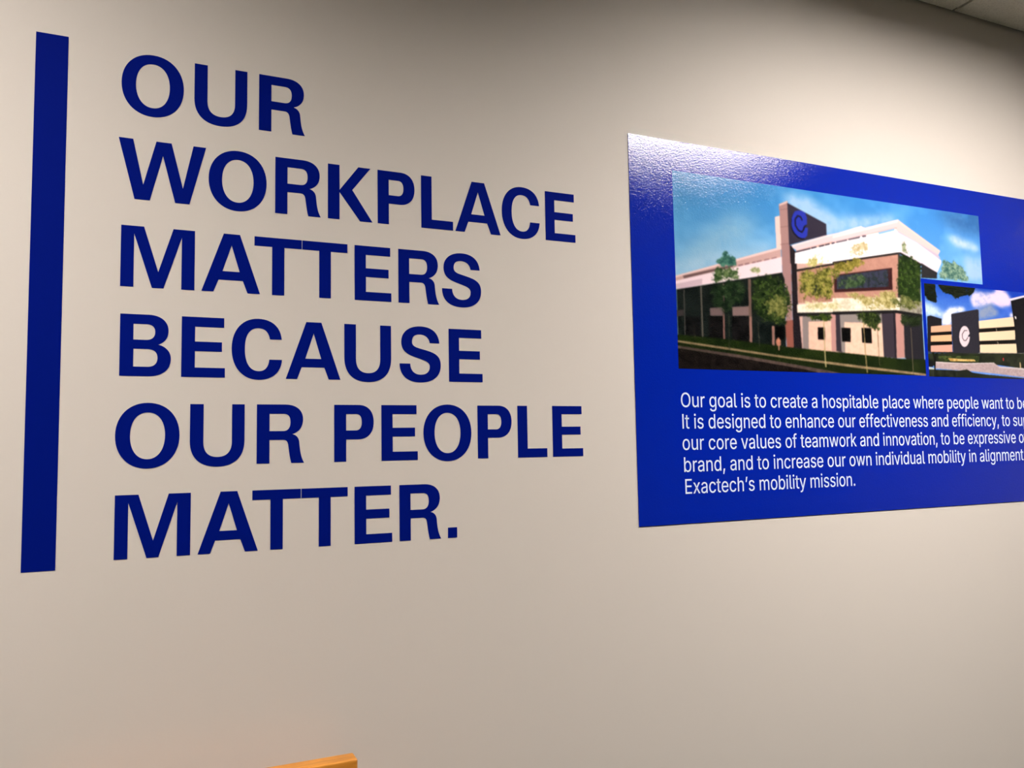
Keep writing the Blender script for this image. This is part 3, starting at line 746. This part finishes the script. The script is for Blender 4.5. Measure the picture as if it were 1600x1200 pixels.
    't': (447,[[271,746,401,746,401,711,401,677,401,643,271,643,142,643,13,643,13,677,13,711,13,746,142,746],[128,678,128,926,168,926,208,926,248,926,248,681,248,437,248,192,248,159,254,135,267,120,281,105,303,98,335,98,343,98,352,99,364,100,376,102,387,104,397,105,404,71,411,37,419,3,407,-1,393,-4,377,-5,362,-7,346,-8,331,-8,266,-8,216,9,181,42,145,75,128,122,128,183,128,430]]),
    'u': (806,[[414,-10,358,-10,308,-10,264,0,226,21,188,42,158,73,136,115,114,157,103,210,103,273,103,431,103,588,103,746,143,746,183,746,223,746,223,591,223,437,223,283,223,225,239,180,269,147,300,115,341,99,393,99,429,99,461,106,490,122,518,137,540,160,557,190,574,220,582,257,582,300,582,449,582,597,582,746,622,746,662,746,702,746,702,497,702,249,702,0,663,0,625,0,586,0,586,60,586,120,586,181,592,181,598,181,604,181,581,111,548,62,505,33,463,4]]),
    'v': (765,[[361,0,319,0,224,249,129,497,34,746,78,746,122,746,166,746,219,599,272,452,325,305,341,260,356,215,367,171,379,126,391,83,404,41,390,41,376,41,362,41,375,83,387,126,399,171,410,215,424,260,440,305,493,452,546,599,599,746,643,746,687,746,730,746,635,497,540,249,445,0,403,0]]),
    'w': (1115,[[311,0,270,0,195,249,120,497,44,746,87,746,129,746,171,746,202,637,232,529,262,420,275,375,288,324,302,268,316,213,330,150,344,81,338,81,331,81,324,81,338,147,351,209,365,265,378,321,392,373,405,420,435,529,465,637,495,746,538,746,580,746,622,746,652,637,681,529,711,420,723,374,736,322,750,267,764,211,777,149,791,81,783,81,776,81,769,81,783,148,798,210,812,266,826,322,839,373,852,420,883,529,913,637,944,746,986,746,1028,746,1070,746,995,497,920,249,844,0,804,0,764,0,724,0,692,113,659,225,627,338,617,372,608,407,599,442,589,478,580,514,571,551,562,588,553,626,544,664,553,664,562,664,571,664,562,626,553,589,544,551,535,514,526,477,516,442,507,406,497,371,487,338,455,225,423,113,391,0,351,0]]),
    'x': (744,[[87,0,41,0,140,143,238,286,337,429,337,398,336,367,336,336,243,473,150,609,56,746,103,746,150,746,197,746,228,697,259,649,290,601,314,564,334,530,352,498,370,466,389,435,407,405,387,405,366,405,345,405,364,435,382,466,398,498,414,530,434,564,458,601,490,649,522,697,554,746,600,746,645,746,691,746,598,608,504,470,410,332,410,361,410,391,410,421,508,281,606,140,703,0,657,0,610,0,564,0,527,56,490,112,454,168,430,203,410,236,393,267,376,299,358,328,340,357,360,357,381,357,402,357,384,328,367,299,351,267,335,236,315,203,291,168,254,112,217,56,180,0,134,0]]),
    'y': (765,[[100,-276,93,-272,102,-238,112,-203,121,-168,127,-170,134,-171,140,-172,164,-177,185,-178,204,-175,223,-171,241,-162,256,-145,271,-129,285,-104,296,-70,304,-47,312,-25,319,-3,224,247,129,496,34,746,78,746,122,746,166,746,219,599,272,452,325,305,341,260,355,215,367,170,379,126,391,83,404,41,390,41,375,41,361,41,374,83,386,126,398,171,410,215,424,260,440,305,494,452,547,599,600,746,643,746,687,746,730,746,621,459,511,172,401,-114,386,-153,368,-185,347,-210,326,-236,302,-254,274,-267,246,-279,215,-285,180,-285,160,-285,142,-284,127,-281,112,-279]]),
    '’': (348,[[132,626,101,626,121,750,141,875,160,1000,206,1000,251,1000,297,1000,262,875,228,750,193,626,163,626]]),
    ' ': (369,[]),
}


def rx(x):
    return x * K - px0


def rz(z):
    return EYE + z * K - pz0


picture('building_photo', rx(1.0915), rx(2.1300), rz(.1683), rz(.6240), -PT - 0.0002, BUILDING, 620, 320,
        ((172, 208, 236), (165, 205, 245), (58, 138, 196), (78, 152, 226)), 4, 2, panel,
        'large printed photo of a white and brown office building with trees')
inset = picture('inset_photo', rx(1.8955), rx(2.62), rz(.1666), rz(.4169), -PT - 0.0006, GARAGE, 480, 200,
                ((110, 160, 235), (80, 130, 225), (38, 88, 190), (20, 60, 190)), 9, 1, panel,
                'smaller printed photo of a beige parking garage with a round white sign')
MB().box(rx(1.8840), rx(2.62), -PT - 0.0004, -PT, rz(.1666), rz(.4292)).build('inset_border', blue, inset)

# caption set in five lines of white lettering
TEXT = ["Our goal is to create a hospitable place where people want to be.",
        "It is designed to enhance our effectiveness and efficiency, to support",
        "our core values of teamwork and innovation, to be expressive of our",
        "brand, and to increase our own individual mobility in alignment with",
        "Exactech\u2019s mobility mission."]
TCAP = 0.0325 * K
LINES = [(1.0925, .0818, .888), (1.0937, .0337, .877), (1.0935, -.0140, .883), (1.0945, -.0627, .890), (1.0955, -.1113, .880)]


def bez(flat):
    p = [(flat[i] / 1000, flat[i + 1] / 1000) for i in range(0, len(flat), 2)]
    n = len(p) // 3
    out = []
    for i in range(n):
        a, ha = p[i * 3 + 1], p[i * 3 + 2]
        j = (i + 1) % n
        hb, b_ = p[j * 3], p[j * 3 + 1]
        straight = abs((b_[0] - a[0]) * (ha[1] - a[1]) - (b_[1] - a[1]) * (ha[0] - a[0])) < 1e-4 and \
            abs((b_[0] - a[0]) * (hb[1] - a[1]) - (b_[1] - a[1]) * (hb[0] - a[0])) < 1e-4
        out.append(a)
        if not straight:
            for s in range(1, 6):
                t = s / 6
                u = 1 - t
                out.append(tuple(u**3 * a[k] + 3 * u * u * t * ha[k] + 3 * u * t * t * hb[k] + t**3 * b_[k] for k in (0, 1)))
    return out


caption = empty('caption', (0, 0, 0), '', '')
del caption['label'], caption['category']
caption.parent = panel
for body, (x, z, sx) in zip(TEXT, LINES):
    pen, polys = 0.0, []
    for ch in body:
        adv, sp = SANS[ch]
        for s in sp:
            polys.append([((pen + gx_) * sx, gy_) for gx_, gy_ in bez(s)])
        pen += adv / 1000
    me = flat_shape_mesh('text_line', polys, 0.0003, TCAP)
    o = link('text_line', me, white_ink, caption)
    o.location = (rx(x), -PT, rz(z))

# ------------------------------------------------------------------ wooden chair with its back to the wall
wood, nt, b = new_mat('golden_wood', (0.62, 0.27, 0.06), 0.38, 0.5)
noise_color(nt, b, (0.48, 0.185, 0.020), (0.66, 0.27, 0.036), 9, (1.5, 14, 14))
add_bump(nt, b, 60, 0.05, 0.001, 3, (1, 8, 8))
YB = -0.050                               # rear face of the backrest
f_ = (DIST + YB) / DIST
ctop, cright = EYE - 0.5442 * K * f_, 0.3537 * K * f_
CW, TH = 0.54, 0.036
chair = empty('wooden_chair', (cright - CW / 2, YB - 0.27, 0), 'golden wooden chair whose backrest edge rises against the wall below the slogan', 'chair')
hw = CW / 2
yb, yf = 0.27, 0.27 - TH                  # local rear and front of the backrest


MB().box(-hw, hw, yf, yb, ctop - 0.34, ctop).build('backrest', wood, chair, bevel=0.004, segs=3)
MB().box(-hw + 0.005, hw - 0.005, -0.22, yf - 0.002, 0.42, 0.455).build('seat', wood, chair, bevel=0.008, segs=3)
for s in (-1, 1):
    xa, xb = (hw - 0.045, hw - 0.003)
    xa, xb = (xa, xb) if s > 0 else (-xb, -xa)
    MB().box(xa, xb, yf + 0.002, yb - 0.002, 0, ctop - 0.34).build('leg', wood, chair, bevel=0.003)
    MB().box(xa, xb, -0.215, -0.175, 0, 0.42).build('leg', wood, chair, bevel=0.003)
    MB().box(xa + 0.008, xb - 0.008, -0.175, yf + 0.002, 0.35, 0.42).build('apron', wood, chair, bevel=0.002)
MB().box(-hw + 0.045, hw - 0.045, -0.208, -0.186, 0.35, 0.42).build('apron', wood, chair, bevel=0.002)
